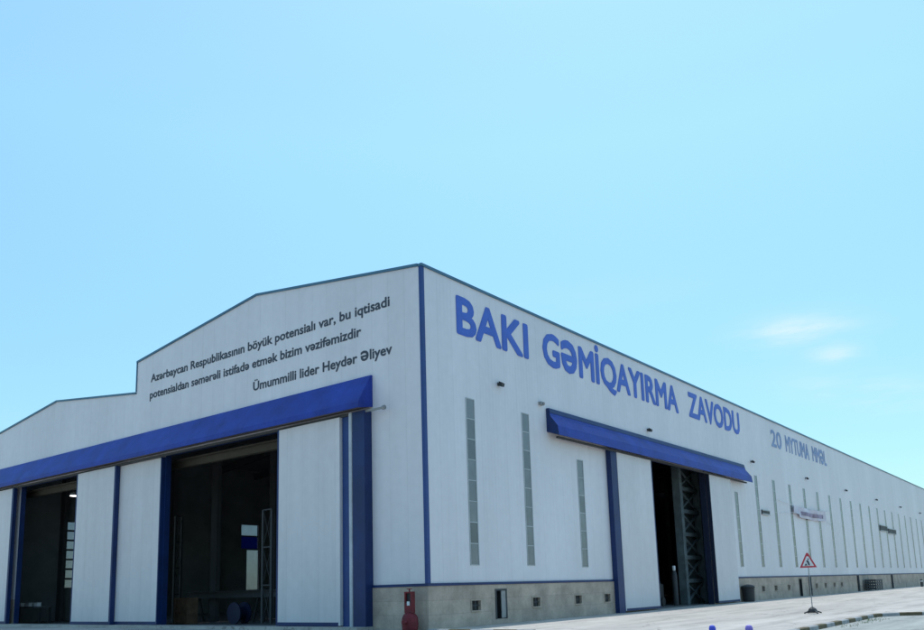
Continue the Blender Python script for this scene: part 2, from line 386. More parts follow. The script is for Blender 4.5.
# far wall lights
def far_light(x0, x1, z0, z1, n, m2):
    f = MB(); y0, y1 = W2 - .14, W2 - .05
    for k in range(n + 1):
        z = z0 + (z1 - z0) * k / n
        f.box(x0, x1, y0, y1, z - .07, z + .07)
    f.box(x0 - .03, x0 + .03, y0 - .005, y1 + .005, z0 - .07, z1 + .07).box(x1 - .03, x1 + .03, y0 - .005, y1 + .005, z0 - .07, z1 + .07)
    fo = f.build('window', M['dark'], hall, label='tall bright window in the far wall seen through a doorway')
    MB().box(x0, x1, W2 - .04, W2 - .02, z0, z1).build('pane', m2, fo)
    return fo
far_light(5.98, 6.66, 2.5, 7.8, 7, M['clear'])
far_light(23.3, 24.75, 2.0, 5.9, 1, M['clear'])
w3 = far_light(22.65, 24.65, 7.15, 8.3, 1, M['clear'])
MB().box(22.65, 24.65, W2 - .04, W2 - .02, 5.97, 7.14).build('blue_pane', M['bluepane'], w3)

# gable canopy: long sloped blue hood, soffit, door rail
YA, YB = 3.03, 42.6
c = MB().prism([(0, YA, 11.15), (-.10, YA, 11.15), (-.90, YA, 9.82), (-.90, YA, 9.56), (-.84, YA, 9.56), (-.84, YA, 9.80), (-.03, YA, 11.05)], (0, YB - YA, 0))
co = c.build('gable_canopy', M['blue'], hall)
MB().prism([(0, YA - .02, 11.15), (-.10, YA - .02, 11.15), (-.905, YA - .02, 9.82), (-.905, YA - .02, 9.54), (0, YA - .02, 9.7)], (0, .018, 0)).build('end_cap', M['blue'], co)
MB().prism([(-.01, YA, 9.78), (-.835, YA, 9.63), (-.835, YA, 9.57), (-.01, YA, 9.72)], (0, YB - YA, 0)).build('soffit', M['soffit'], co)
rl = MB().box(-.42, -.30, YA + .1, YB, 9.40, 9.52).build('door_rail', M['dark'], hall)
MB().box(-.40, -.32, 2.05, YA + .1, 9.42, 9.50).tube((-.36, 2.05, 9.46), (-.36, 1.93, 9.46), .10).build('rail_end', M['steel'], rl)

# gable doors: two pairs of sliding leaves
def leaf(nm, y0, y1, x0, x1, z0, z1, edges):
    o = MB().box(x0, x1, y0, y1, z0, z1).build('sliding_door', M['door'], hall)
    for a, b in edges:
        MB().box(x0 - .012, x1 + .012, a, b, z0 - .02, z1 + .02).build('door_edge', M['navy'], o)
    MB().box(x0 - .014, x1 + .01, y0 + .12, y1 - .12, z0 - .02, z0 + .14).build('bottom_rail', M['navy'], o)
    return o
leaf('', 4.62, 8.92, -.50, -.28, .17, 9.40, [(8.82, 8.925)])
leaf('', 19.33, 23.9, -.24, -.02, .17, 9.40, [(19.325, 19.42)])
leaf('', 23.74, 28.38, -.52, -.28, .17, 9.40, [(23.72, 23.88), (28.28, 28.385)])
leaf('', 37.27, 42.4, -.50, -.28, .17, 9.40, [(37.265, 37.5)])
for (a, b) in (D1, D2):
    MB().box(0.0, .30, a - .02, a + .05, .12, 9.6).box(-.012, .30, b - .06, b + .02, .12, 9.6).box(0.0, .30, a + .05, b - .06, 9.53, 9.6).build('door_jamb', M['navy'], hall)
MB().box(-.34, -.01, 4.12, 4.60, 0, 9.5).build('door_post', M['midnavy'], hall)
MB().box(-.48, -.01, 3.08, 3.82, 0, 9.5).build('door_post', M['navy'], hall)
MB().tube((-.42, 3.97, 0), (-.42, 3.97, 9.5), .10).build('drain_pipe', M['pipe'], hall)

# long-side canopy: two-fold blue hood
XA, XB = 9.72, 39.0
prof = [(0, 10.68), (-.14, 10.68), (-.24, 10.26), (-.66, 9.70), (-.72, 9.22), (-.66, 9.22), (-.60, 9.66), (-.18, 10.22), (-.08, 10.6)]
c2 = MB().prism([(XA, y, z) for y, z in prof], (XB - XA, 0, 0)).build('side_canopy', M['blue'], hall)
MB().prism([(XA - .02, y, z) for y, z in [(0, 10.68), (-.145, 10.68), (-.245, 10.26), (-.665, 9.70), (-.725, 9.2), (0, 9.45)]], (.018, 0, 0)).build('end_cap', M['navy'], c2)
MB().prism([(XB + .002, y, z) for y, z in [(0, 10.68), (-.145, 10.68), (-.245, 10.26), (-.665, 9.70), (-.725, 9.2), (0, 9.45)]], (.018, 0, 0)).build('end_cap', M['blue'], c2)
MB().prism([(XA + .02, -.144, 10.69), (XA + .02, -.158, 10.69), (XA + .02, -.215, 10.44), (XA + .02, -.201, 10.44)], (XB - XA - .04, 0, 0)).build('top_shade_band', M['navy'], c2)  # added strip: shade of the upright top fold put into navy colour
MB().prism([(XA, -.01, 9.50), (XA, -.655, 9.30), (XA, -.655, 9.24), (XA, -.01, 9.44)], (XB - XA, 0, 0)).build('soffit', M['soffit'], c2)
MB().box(XA + .4, XB - .4, -.40, -.28, 9.14, 9.24).build('door_rail', M['dark'], hall)
def xleaf(x0, x1, edges):
    o = MB().box(x0, x1, -.34, -.12, .10, 9.2).build('sliding_door', M['door'], hall)
    for a, b in edges: MB().box(a, b, -.352, -.108, .08, 9.22).build('door_edge', M['navy' if a < 25 else 'navy_shaded'], o)
    MB().box(x0 + .1, x1 - .1, -.353, -.11, .08, .22).build('bottom_rail', M['navy'], o)
xleaf(16.68, 21.28, [(21.2, 21.285)])
xleaf(30.68, 35.05, [(30.675, 30.78)])
MB().box(15.95, 16.66, -.32, -.02, 0, 9.3).build('door_post', M['navy'], hall)
MB().box(21.28, 21.36, 0, .3, .02, 9.4).box(21.36, 30.55, 0, .3, 9.32, 9.4).build('door_jamb', M['navy'], hall)
MB().box(30.55, 30.67, -.06, .32, .02, 9.4).build('door_jamb', M['navy_shaded'], hall)

# lettering
def glyphs(body):
    cu = bpy.data.curves.new('t', 'FONT'); cu.body = body; cu.extrude = .5; cu.resolution_u = 3
    o = bpy.data.objects.new('t', cu); COL.objects.link(o)
    me = bpy.data.meshes.new_from_object(o.evaluated_get(bpy.context.evaluated_depsgraph_get()))
    bpy.data.objects.remove(o); bpy.data.curves.remove(cu)
    return me
def plain(body): return body.replace('ə', 'e').replace('Ə', 'G').replace('İ', 'I')
def bounds(vs): return min(v[0] for v in vs), max(v[0] for v in vs), min(v[1] for v in vs), max(v[1] for v in vs)
def glyph(ch):
    """(verts, faces) of one letter; the turned e and the dotted capital I are made from e, I and the full stop"""
    def raw(c):
        m = glyphs(c); r = [tuple(v.co) for v in m.vertices], [tuple(p.vertices) for p in m.polygons]; bpy.data.meshes.remove(m); return r
    if ch in 'əƏ':
        vs, fs = raw('e'); x0, x1, y0, y1 = bounds(vs)
        if ch == 'ə': return [(x0 + x1 - x, y0 + y1 - y, z) for x, y, z in vs], fs
        X0, X1, _, _ = bounds(raw('G')[0])
        return [(X0 + (x1 - x) / (x1 - x0) * (X1 - X0), (y1 - y) / (y1 - y0) * .70 - .005, z) for x, y, z in vs], fs
    if ch == 'İ':
        vs, fs = raw('I'); dv, df = raw('.'); a = bounds(vs); d = bounds(dv); n = len(vs)
        return vs + [(x + (a[0] + a[1] - d[0] - d[1]) / 2, y - d[2] + .77, z) for x, y, z in dv], fs + [tuple(i + n for i in f) for f in df]
    return raw(ch)
def text(body, P0, ux, uy, x1, cap, m, bold=.02, thick=.02, each=False):
    """raised letters from P0 along ux, fitted to width x1; strokes thickened by overlaid shifted copies"""
    pb = plain(body); xs = [v.co.x for v in glyphs(pb).vertices]; lo, w = min(xs), max(xs) - min(xs)
    sx = x1 / w; sy = cap / .70
    P0 = Vector(P0); ux = Vector(ux); uy = Vector(uy); n = ux.cross(uy)
    K = [(0, 0)] + ([(math.cos(a), math.sin(a)) for a in [i * math.pi / 4 for i in range(8)]] if bold else [])
    mb = MB()
    for i, ch in enumerate(body):
        if ch == ' ': continue
        vs, fs = glyph(ch)
        off = max(v.co.x for v in glyphs(pb[:i + 1]).vertices) - bounds(vs)[1]
        for k, (dx, dy) in enumerate(K):
            mb.add([P0 + ux * ((x + off - lo) * sx + dx * bold * cap) + uy * (y * sy + dy * bold * cap) + n * ((thick - k * .0008) if z > 0 else .003 + k * .0005) for x, y, z in vs], fs)
        if each: mb.build('letter', m, hall); mb = MB()
    if not each: mb.build('lettering', m, hall)
X = (1, 0, 0); Z = (0, 0, 1)
text('BAKI', (2.45, 0, 13.08), X, Z, 5.75, 1.74, M['letter'], .043, .03, True)
text('GƏMİQAYIRMA', (9.72, 0, 13.12), X, Z, 17.2, 1.74, M['letter'], .043, .03, True)
text('ZAVODU', (28.9, 0, 13.2), X, Z, 10.2, 1.74, M['letter'], .043, .03, True)
text('20', (47.2, 0, 13.25), X, Z, 2.9, 1.5, M['letter2'], .03, .03, True)
text('MYTUMA', (51.4, 0, 13.25), X, Z, 7.6, 1.5, M['letter2'], .03, .03, True)
text('MMƏL', (60.3, 0, 13.3), X, Z, 5.2, 1.5, M['letter2'], .03, .03, True)
NY = (0, -1, 0)
text('Azərbaycan Respublikasının böyük potensialı var, bu iqtisadi', (0, 21.15, 14.15), NY, Z, 19.25, .46, M['ink'], .032)
text('potensialdan səmərəli istifadə etmək bizim vəzifəmizdir', (0, 21.2, 13.15), NY, Z, 17.5, .46, M['ink'], .032)
text('Ümummilli lider Heydər Əliyev', (0, 11.5, 11.93), NY, Z, 9.7, .46, M['ink'], .032)

# inside: floor, frames, lattice columns
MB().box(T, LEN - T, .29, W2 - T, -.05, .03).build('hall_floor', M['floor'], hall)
fr = MB()
for k in range(0, 33):
    x = .9 + k * 4.62
    if k == 0: continue
    for y in (.55, W1 - .35, W2 - .55):
        if y < 1 and 20.9 < x < 31: continue
        if y > 40 and 22 < x < 26: continue
        fr.box(x - .16, x + .16, y - .3, y + .3, .03, 13.4)
    fr.bar((x, .5, 14.9), (x, W1 / 2, 16.4), .25, .7); fr.bar((x, W1 / 2, 16.4), (x, W1 - .3, 14.9), .25, .7)
    fr.bar((x, W1, 12.9), (x, 32.75, 14.1), .25, .6); fr.bar((x, 32.75, 14.1), (x, W2 - .4, 12.9), .25, .6)
fr.build('portal_frame', M['dark'], hall)
def lattice(cx, cy, dx, dy, h, w=.18, m='green', infill=False):
    """two chords with crossed braces between (cx,cy) and (cx+dx,cy+dy)"""
    a = MB(); p = Vector((cx, cy, .03)); q = Vector((cx + dx, cy + dy, .03))
    for s in (p, q): a.bar(s, s + Vector((0, 0, h)), w, w * .8)
    n = max(3, int(h / 1.6)); st = h / n
    for k in range(n):
        z0, z1 = k * st, (k + 1) * st
        a.bar(p + Vector((0, 0, z0)), q + Vector((0, 0, z1)), w * .26, w * .2); a.bar(q + Vector((0, 0, z0)), p + Vector((0, 0, z1)), w * .25, w * .18)
        a.bar(p + Vector((0, 0, z1)), q + Vector((0, 0, z1)), w * .45, w * .5)
    o = a.build('lattice_column', M[m], hall)
    return o
lc = lattice(29.35, 1.5, 3.6, 0, 11.5, .55)
MB().box(29.6, 32.7, 1.85, 1.95, .03, 11.4).build('backing_sheet', M['green'], lc)
lattice(3.2, 13.9, .0, .75, 6.2, .14, 'dark')
lattice(6.0, 27.6, .5, 0, 7.0, .14, 'dark')
MB().bar((3.5, 28.4, 5.2), (5.0, 35.6, 2.4), .12).build('roof_brace', M['black'], hall)
for y0, y1 in ((9, 19.2), (28.5, 37.2)):
    MB().box(1.2, 1.5, y0 - 2, y1 + 2, 9.0, 9.35).box(.9, 1.8, y0 - 2, y1 + 2, 9.35, 9.42).build('crane_beam', M['beam'], hall)

# ------------------------------------------------------------------ things on and by the walls
# wall floodlights
FL = [5.5, 21.8, 41.2, 56.9, 72.3, 88.0, 103.6, 119.4]
FLAB = ['small dark floodlight on the wall below the letters BAKI', 'dark floodlight on the wall just above the long blue side canopy',
        'small floodlight at the far upper end of the long blue side canopy', 'small floodlight below the faded second wall inscription',
        'fifth small wall floodlight from the corner, just past the faded inscription', 'sixth small wall floodlight from the corner, above two dark plates',
        'seventh small wall floodlight from the corner, far along the wall', 'eighth and farthest small wall floodlight near the right picture edge']
def flood():
    t = thing('wall_floodlight', (FL[0], 0, 11.2), FLAB[0], 'floodlight', 'floodlights along the long wall')
    x = FL[0]
    MB().box(x - .08, x + .08, -.03, .0, 11.12, 11.28).bar((x, -.03, 11.2), (x, -.16, 11.22), .05).build('bracket', M['dark'], t)
    MB().prism([(x - .13, -.13, 11.31), (x - .13, -.29, 11.20), (x - .13, -.25, 11.05), (x - .13, -.12, 11.08)], (.26, 0, 0)).build('lamp_housing', M['black'], t)
    MB().prism([(x - .11, -.289, 11.18), (x - .11, -.2565, 11.06), (x - .11, -.264, 11.057), (x - .11, -.297, 11.177)], (.22, 0, 0)).build('lens', M['dark'], t)
    return t
f0 = flood()
for x, lab in list(zip(FL, FLAB))[1:]:
    r = f0.copy(); COL.objects.link(r); r.location = (x, 0, 11.2); r['label'] = lab
    for ch in list(f0.children):
        d = ch.copy(); COL.objects.link(d); d.parent = r
# small pale sensor by the canopy
tag(MB().box(9.0, 9.32, -.18, 0, 10.76, 10.92).tube((9.16, -.18, 10.84), (9.16, -.26, 10.80), .06).build('security_camera', M['steel']), 'tiny grey camera on the wall left of the blue side canopy', 'camera')
# dark plates on the wall
def plate(x0, x1, z0, z1, lab):
    t = thing('wall_plate', ((x0 + x1) / 2, 0, (z0 + z1) / 2), lab, 'wall plate', 'dark plates on the long wall')
    MB().box(x0, x1, -.10, -.0, z0, z1).build('plate', M['dark'], t)
    MB().box(x0 - .06, x1 + .06, -.14, -.102, z1 - .06, z1 + .02).box(x0 - .06, x1 + .06, -.14, -.102, z0 - .02, z0 + .06).build('rim', M['mull'], t)
plate(42.7, 44.6, 6.95, 7.32, 'narrow dark plate on the wall left of the white banner')
plate(88.6, 93.0, 7.3, 8.0, 'larger left one of two dark plates far along the wall')
plate(93.6, 98.6, 7.1, 7.75, 'lower right one of two dark plates far along the wall')

# banner
bn = thing('banner', (51.3, -.1, 7.6), 'pale sagging cloth banner with faded mauve print stretched across the wall windows', 'banner')
def sheet(u0, u1, v0, v1, y, nu, nv, th):
    def P(u, v, d):
        x = 51.4 + 10.8 * u; zt = 8.25 + .12 * math.sin(3.1 * u) * -1; zb = 7.28 - .16 * math.sin(3.0 * u) + (0.22 if u < .12 else 0)
        z = zb + (zt - zb) * v
        return (x, y - .07 * math.sin(u * 19 + v * 2.1) - .05 * math.sin(u * 7 - v * 3) - d, z)
    m = MB(); g = {}
    for k, d in enumerate((0, th)):
        for i in range(nu + 1):
            for j in range(nv + 1):
                g[i, j, k] = len(m.v); m.v.append(P(u0 + (u1 - u0) * i / nu, v0 + (v1 - v0) * j / nv, d))
    for i in range(nu):
        for j in range(nv):
            for k in (0, 1): m.f.append((g[i, j, k], g[i + 1, j, k], g[i + 1, j + 1, k], g[i, j + 1, k])); m.mi.append(0)
    for i in range(nu):
        for j in (0, nv): m.f.append((g[i, j, 0], g[i + 1, j, 0], g[i + 1, j, 1], g[i, j, 1])); m.mi.append(0)
    for j in range(nv):
        for i in (0, nu): m.f.append((g[i, j, 0], g[i, j + 1, 0], g[i, j + 1, 1], g[i, j, 1])); m.mi.append(0)
    return m
sheet(0, 1, 0, 1, -.16, 60, 6, .01).build('cloth', M['banner'], bn, smooth=True)
sheet(.22, .93, .25, .62, -.185, 44, 3, .006).build('print', M['print'], bn, smooth=True)
rp = MB()
for a, b in (((51.4, -.2, 8.2), (47.4, -.03, 8.45)), ((51.4, -.2, 7.55), (47.6, -.03, 7.3)), ((62.2, -.2, 8.2), (64.6, -.03, 8.5)), ((62.2, -.2, 7.3), (64.5, -.03, 7.0))): rp.tube(a, b, .02, n=6)
rp.build('rope', M['white'], bn)

# red hydrant cabinet by the corner
hx, hy = -.55, .52
hy_ = thing('fire_hydrant', (hx, hy, 0), 'dark red fire hydrant stand with a small white label and round drum base', 'fire hydrant')
MB().lathe((hx, hy, 0), [(.27, 0), (.32, .05), (.34, .30), (.32, .52), (.24, .66), (.15, .72)], 24).build('drum_base', M['red'], hy_, smooth=True)
b = MB().box(hx - .10, hx + .10, hy + .13, hy + .20, .70, 1.55).box(hx - .10, hx + .10, hy - .20, hy - .13, .70, 1.55).box(hx - .10, hx + .10, hy - .13, hy + .13, 1.49, 1.55).box(hx - .10, hx + .10, hy - .13, hy + .13, .70, 1.10)
b.build('post_frame', M['red'], hy_)
MB().box(hx - .02, hx + .08, hy - .129, hy + .129, 1.10, 1.49).build('dark_recess', M['black'], hy_)
MB().box(hx - .115, hx - .101, hy - .09, hy + .05, 1.0, 1.16).build('label_plate', M['white'], hy_)
v = MB().tube((hx, hy, 1.55), (hx, hy, 1.66), .03)
for k in range(6):
    a = k * math.pi / 3; v.bar((hx, hy, 1.66), (hx + .10 * math.cos(a), hy + .10 * math.sin(a), 1.66), .02)
v.lathe((hx, hy, 1.645), [(.09, 0), (.115, .0), (.115, .03), (.09, .03)], 20).build('valve_wheel', M['red'], hy_)
MB().tube((hx - .38, hy - .1, .35), (hx - .50, hy - .1, .35), .07).tube((hx - .50, hy - .1, .35), (hx - .53, hy - .1, .35), .09).build('hose_coupling', M['red'], hy_)

# triangular warning sign on a portable stand
sx, sy = 14.5, -10.9
sg = thing('warning_sign', (sx, sy, 0), 'red bordered triangular warning sign on a thin portable pole', 'road sign')
fwd = Vector((-25.3 - sx, -21.6 - sy, 0)).normalized(); rt = Vector((-fwd.y, fwd.x, 0)); O = Vector((sx, sy, 0))
if rt.dot(Vector((.61, -.79, 0))) < 0: rt = -rt
def P(a, z, d): return O + rt * a + Vector((0, 0, z)) + fwd * d
MB().tube((sx, sy, .06), (sx, sy, 2.74), .02, n=10).build('pole', M['steel'], sg)
def tri(h0, hw, zt, d0, d1): return [P(-hw, h0, d0), P(hw, h0, d0), P(.04, zt, d0), P(-.04, zt, d0)]
MB().prism(tri(2.10, .37, 2.78, .03, 0), fwd * .02).build('sign_board', M['signred'], sg)
MB().prism(tri(2.175, .25, 2.62, .051, 0), fwd * .006).build('sign_face', M['white'], sg)
s = MB()
s.prism([P(.02, 2.20, .064), P(.08, 2.20, .064), P(.05, 2.360, .064), P(.0, 2.460, .064), P(-.07, 2.400, .064), P(-.02, 2.330, .064)], fwd * .004)
s.prism([P(-.16, 2.20, .064), P(-.02, 2.20, .064), P(-.09, 2.29, .064)], fwd * .004)
s.prism([P(.0, 2.470, .064), P(.05, 2.470, .064), P(.05, 2.520, .064), P(.0, 2.520, .064)], fwd * .004)
s.build('sign_symbol', M['ink'], sg)
bs = MB()
for k in range(4):
    a = math.pi / 4 + k * math.pi / 2; d = Vector((math.cos(a), math.sin(a), 0))
    bs.bar(O + d * .05 + Vector((0, 0, .16)), O + d * .42 + Vector((0, 0, .03)), .06, .05)
bs.lathe((sx, sy, .04), [(.20, 0), (.22, .06), (.16, .18), (.05, .26)], 14).build('stand', M['black'], sg)

# bin beside the side door, crate far along
bn2 = thing('waste_bin', (36.3, -.55, 0), 'low black round bin at the wall beside the right door leaf', 'bin')
MB().lathe((36.3, -.55, 0), [(.34, 0), (.42, .06), (.46, 1.0), (.50, 1.04), (.50, 1.10), (.44, 1.1)], 20).build('body', M['black'], bn2, smooth=True)
MB().lathe((36.3, -.55, 1.101), [(.47, 0), (.44, .08), (.2, .16), (.02, .18)], 20).build('lid', M['dark'], bn2, smooth=True)
ct = thing('slatted_crate', (77.8, -.9, 0), 'dark slatted crate standing far along the concrete plinth', 'crate')
s = MB()
for x in (75.8, 76.9, 78.0, 79.2): s.box(x - .06, x + .06, -1.40, -1.30, .05, 1.25).box(x - .06, x + .06, -.45, -.35, .05, 1.25)
s.build('post', M['black'], ct)
s = MB()
for k in range(4):
    z = .12 + k * .31; s.box(75.7, 79.3, -1.44, -1.402, z, z + .2); s.box(75.7, 79.3, -.348, -.31, z, z + .2)
for x in (75.66, 79.3):
    for k in range(4): s.box(x, x + .04, -1.4, -.35, .12 + k * .31, .3 + k * .31)
s.build('slats', M['dark'], ct)
pt = thing('bollard', (100.0, -2.2, 0), 'small dark bollard far off near the right picture edge', 'bollard')
MB().lathe((100, -2.2, 0), [(.16, 0), (.16, .9), (.12, 1.0), (.02, 1.03)], 12).build('shaft', M['dark'], pt)
MB().lathe((100, -2.2, .68), [(.164, 0), (.164, .14)], 12).build('band', M['white'], pt)
def marker(x, y, m, lab, dz):
    t = thing('marker_post', (x, y, 0), lab, 'post', 'slim posts at the bottom of the picture')
    MB().lathe((x, y, .01), [(.06, 0), (.06, dz - .05), (.045, dz - .015), (.01, dz)], 14).build('shaft', M[m], t)
    MB().lathe((x, y, .004), [(.12, 0), (.12, .03), (.07, .05)], 14).build('foot', M['dark'], t)
marker(-11.0, -16.05, 'post', 'slim bright blue post top at the bottom picture edge, left of the violet one', .84)
marker(-12.0, -17.05, 'violet', 'slim violet post top at the bottom picture edge, right of the blue one', .90)

# inside the doorways
wb = thing('workbench', (2.0, 39.8, 0), 'dark workbench inside the far left doorway', 'workbench')
MB().box(1.6, 2.5, 37.0, 42.2, 1.12, 1.22).build('bench_top', M['dark'], wb)
for x, y in ((1.7, 37.2), (2.4, 37.2), (1.7, 42.0), (2.4, 42.0)): MB().box(x - .05, x + .05, y - .05, y + .05, .03, 1.12).build('leg', M['black'], wb)
for y, w, lab in ((41.0, .5, 'small white box on the workbench, leftmost of three'), (39.6, .3, 'small white box on the workbench, between two others'), (38.3, .34, 'small white box on the workbench, rightmost of three')):
    t = thing('white_box', (2.0, y, 1.22), lab, 'box', 'white boxes on the workbench')
    MB().box(1.85, 2.1, y - w, y + w * .8, 1.222, 1.44).build('body', M['white'], t)
    MB().box(1.83, 2.12, y - w - .02, y + w * .8 + .02, 1.442, 1.49).build('lid', M['white'], t)
pl = thing('pendant_lamp', (2.0, 33.7, 8.7), 'lit white lamp hanging high inside the far left doorway', 'lamp')
MB().tube((2, 33.7, 9.0), (2, 33.7, 13.9), .02, n=6).build('cord', M['black'], pl)
MB().lathe((2, 33.7, 8.72), [(.34, 0), (.28, .14), (.08, .28), (.03, .3)], 16).build('lamp_shade', M['steel'], pl)
MB().lathe((2, 33.7, 8.66), [(.12, 0), (.30, .03), (.30, .055)], 16).build('bulb', M['glow'], pl)
cr = thing('wooden_crate', (2.6, 20.9, 0), 'brown upright wooden crate in the shade of the nearer gable doorway', 'crate')
MB().box(2.3, 2.9, 20.3, 21.6, .08, 1.5).build('boards', M['brown'], cr)
MB().box(2.25, 2.95, 20.25, 20.37, .03, 1.55).box(2.25, 2.95, 21.53, 21.65, .03, 1.55).box(2.25, 2.295, 20.37, 21.53, .7, .82).build('battens', M['brown'], cr)
dr = thing('cable_drum', (3.0, 16.4, 0), 'dark blue cable drum on the floor of the nearer gable doorway', 'cable drum')
MB().tube((2.62, 16.4, .62), (2.70, 16.4, .62), .60, n=28).tube((3.30, 16.4, .62), (3.38, 16.4, .62), .60, n=28).build('flange', M['drum'], dr)
MB().tube((2.70, 16.4, .62), (3.30, 16.4, .62), .34, n=24).build('core', M['drum'], dr)
tb = thing('steel_beam', (5.2, 17, 0), 'long dark steel beam lying on trestles inside the nearer gable doorway', 'steel beam')
MB().box(5.0, 5.4, 10.5, 24.5, 1.45, 1.50).box(5.17, 5.23, 10.5, 24.5, 1.5, 1.82).box(5.0, 5.4, 10.5, 24.5, 1.82, 1.87).build('girder', M['dark'], tb)
for y in (11.5, 17.5, 23.5):
    MB().bar((4.8, y, .03), (5.15, y, 1.44), .1).bar((5.6, y, .03), (5.25, y, 1.44), .1).build('trestle', M['black'], tb)
wm = thing('welding_machine', (26.2, 2.6, 0), 'dark wheeled welding machine in the side doorway', 'machine')
MB().box(25.4, 27.2, 2.1, 3.1, .35, 1.5).box(25.5, 27.1, 2.2, 3.0, 1.5, 1.58).build('body', M['black'], wm)
for x in (25.7, 26.9): MB().tube((x, 2.0, .33), (x, 2.09, .33), .30, n=20).build('wheel', M['black'], wm)
MB().box(25.7, 26.5, 2.07, 2.098, .9, 1.35).build('panel', M['steel'], wm)
gc = thing('gas_cylinder', (28.0, 1.6, 0), 'pale gas cylinder standing just inside the side doorway', 'gas cylinder')
MB().lathe((28.0, 1.6, .03), [(.16, 0), (.18, .05), (.18, 2.0), (.14, 2.25), (.06, 2.35)], 16).build('body', M['dark'], gc, smooth=True)
MB().lathe((28.0, 1.6, 2.381), [(.05, 0), (.10, .03), (.11, .3), (.08, .34)], 12).build('valve_cap', M['white'], gc)

# ------------------------------------------------------------------ the ground
def flat(name, pts, z, m, kind='structure'):
    o = MB().add([(x, y, z) for x, y in pts], [tuple(range(len(pts)))]).build(name, m); o['kind'] = kind; return o
flat('ground', [(-3000, -3000), (3000, -3000), (3000, 3000), (-3000, 3000)], -.006, M['soil'])
flat('concrete_yard', [(-90, -70), (230, -70), (230, 90), (-90, 90)], 0, M['yard'])
o = MB().box(-1.05, -.001, 3.9 - .85, 42.9, -.05, .13).build('door_threshold', M['yard']); o['kind'] = 'structure'
# kerb path round the near paving island (clockwise), alternating painted stones
path = [(-70, -14.14), (10.2, -14.12)] + [(10.3 + 2.4 * math.sin(a), -16.5 + 2.4 * math.cos(a)) for a in (.25, .55, .85, 1.15, 1.45)] + [(12.75, -17.2), (12.9, -60)]
def resample(pts, step):
    out = [Vector((*pts[0], 0))]; acc = 0
    for a, b in zip(pts, pts[1:]):
        a = Vector((*a, 0)); b = Vector((*b, 0)); L_ = (b - a).length; t = step - acc
        while t <= L_: out.append(a + (b - a) * (t / L_)); t += step
        acc = (acc + L_) % step
    return out
def kerb_run(path, ends=False):
    pp = resample(path, .33); kb = MB(); nr = []
    for i, p in enumerate(pp):
        d = (pp[min(i + 1, len(pp) - 1)] - pp[max(i - 1, 0)]).normalized(); nr.append(Vector((d.y, -d.x, 0)))   # towards the island
    secs = [(0, -.02), (.01, .12), (.03, .14), (.19, .14), (.21, .12), (.22, -.02)]
    for i in range(len(pp) - 1):
        vs = [q + nr[k] * s + Vector((0, 0, z)) for k, q in ((i, pp[i]), (i + 1, pp[i + 1])) for s, z in secs]
        kb.add(vs, [(j, j + 1, 6 + j + 1, 6 + j) for j in range(5)], (i // 3) % 2)
        if ends and i in (0, len(pp) - 2): kb.add(vs[:6] if i == 0 else vs[6:], [(0, 1, 2, 3, 4, 5)], (i // 3) % 2)
    ko = kb.build('kerb', [M['klight'], M['kdark']]); ko['kind'] = 'structure'
    return pp, nr
pp, nr = kerb_run(path)
kerb_run([(-1.42, -1.3), (-1.2, -6.2)], True)
isl = [(p + n * .1) for p, n in zip(pp, nr)]
flat('paving', [(v.x, v.y) for v in isl] + [(-70, -60)], .004, M['paving'])

# dry tufts at the kerb
tf = MB()
for k in range(150):
    t = random.random(); cx = random.choice((6.2, 7.6, 4.0, 8.6)); bx = cx + random.gauss(0, .35); by = -14.75 + random.gauss(0, .18)
    a = random.random() * 6.3; h = random.uniform(.04, .16); w = .008
    dx, dy = math.cos(a), math.sin(a)
    tf.add([(bx - dx * w, by - dy * w, .003), (bx + dx * w, by + dy * w, .003), (bx + dy * h * .4, by - dx * h * .4, .004 + h)], [(0, 1, 2)])
M['grass'] = mat('tuft_green', (.10, .16, .06), .8)
o = tf.build('grass_tufts', M['grass']); o['kind'] = 'stuff'

# ------------------------------------------------------------------ light, sky, camera
AZ, EL = math.radians(20), math.radians(72)
sd = Vector((math.cos(EL) * math.cos(AZ), math.cos(EL) * math.sin(AZ), math.sin(EL)))
sl = bpy.data.lights.new('sun', 'SUN'); sl.energy = 2.2; sl.angle = math.radians(.53); sl.color = (1, .97, .93)
so = bpy.data.objects.new('sun', sl); COL.objects.link(so); so.rotation_euler = sd.to_track_quat('Z', 'Y').to_euler()
so.location = (0, 0, 60)
w = bpy.data.worlds.new('World'); S.world = w; w.use_nodes = True
nt = w.node_tree; N = nt.nodes; L = nt.links
bg = N['Background']; bg.inputs['Strength'].default_value = .15
sk = N.new('ShaderNodeTexSky'); sk.sky_type = 'NISHITA'; sk.sun_disc = False; sk.sun_elevation = EL
sk.sun_rotation = math.pi / 2 - AZ; sk.altitude = 0; sk.air_density = 1.0; sk.dust_density = .8; sk.ozone_density = 3.0
tc = N.new('ShaderNodeTexCoord')
def wmath(op, *a):
    n = N.new('ShaderNodeMath'); n.operation = op
    for i, q in enumerate(a):
        if isinstance(q, (int, float)): n.inputs[i].default_value = q
        else: L.new(q, n.inputs[i])
    return n.outputs[0]
def dot(v):
    n = N.new('ShaderNodeVectorMath'); n.operation = 'DOT_PRODUCT'; L.new(tc.outputs['Generated'], n.inputs[0]); n.inputs[1].default_value = v; return n.outputs['Value']
nz = N.new('ShaderNodeTexNoise'); nz.inputs['Scale'].default_value = 9; nz.inputs['Detail'].default_value = 7; nz.inputs['Roughness'].default_value = .6
mp = N.new('ShaderNodeMapping'); mp.inputs['Scale'].default_value = (1, 1, 5); L.new(tc.outputs['Generated'], mp.inputs['Vector']); L.new(mp.outputs['Vector'], nz.inputs['Vector'])
cl = None
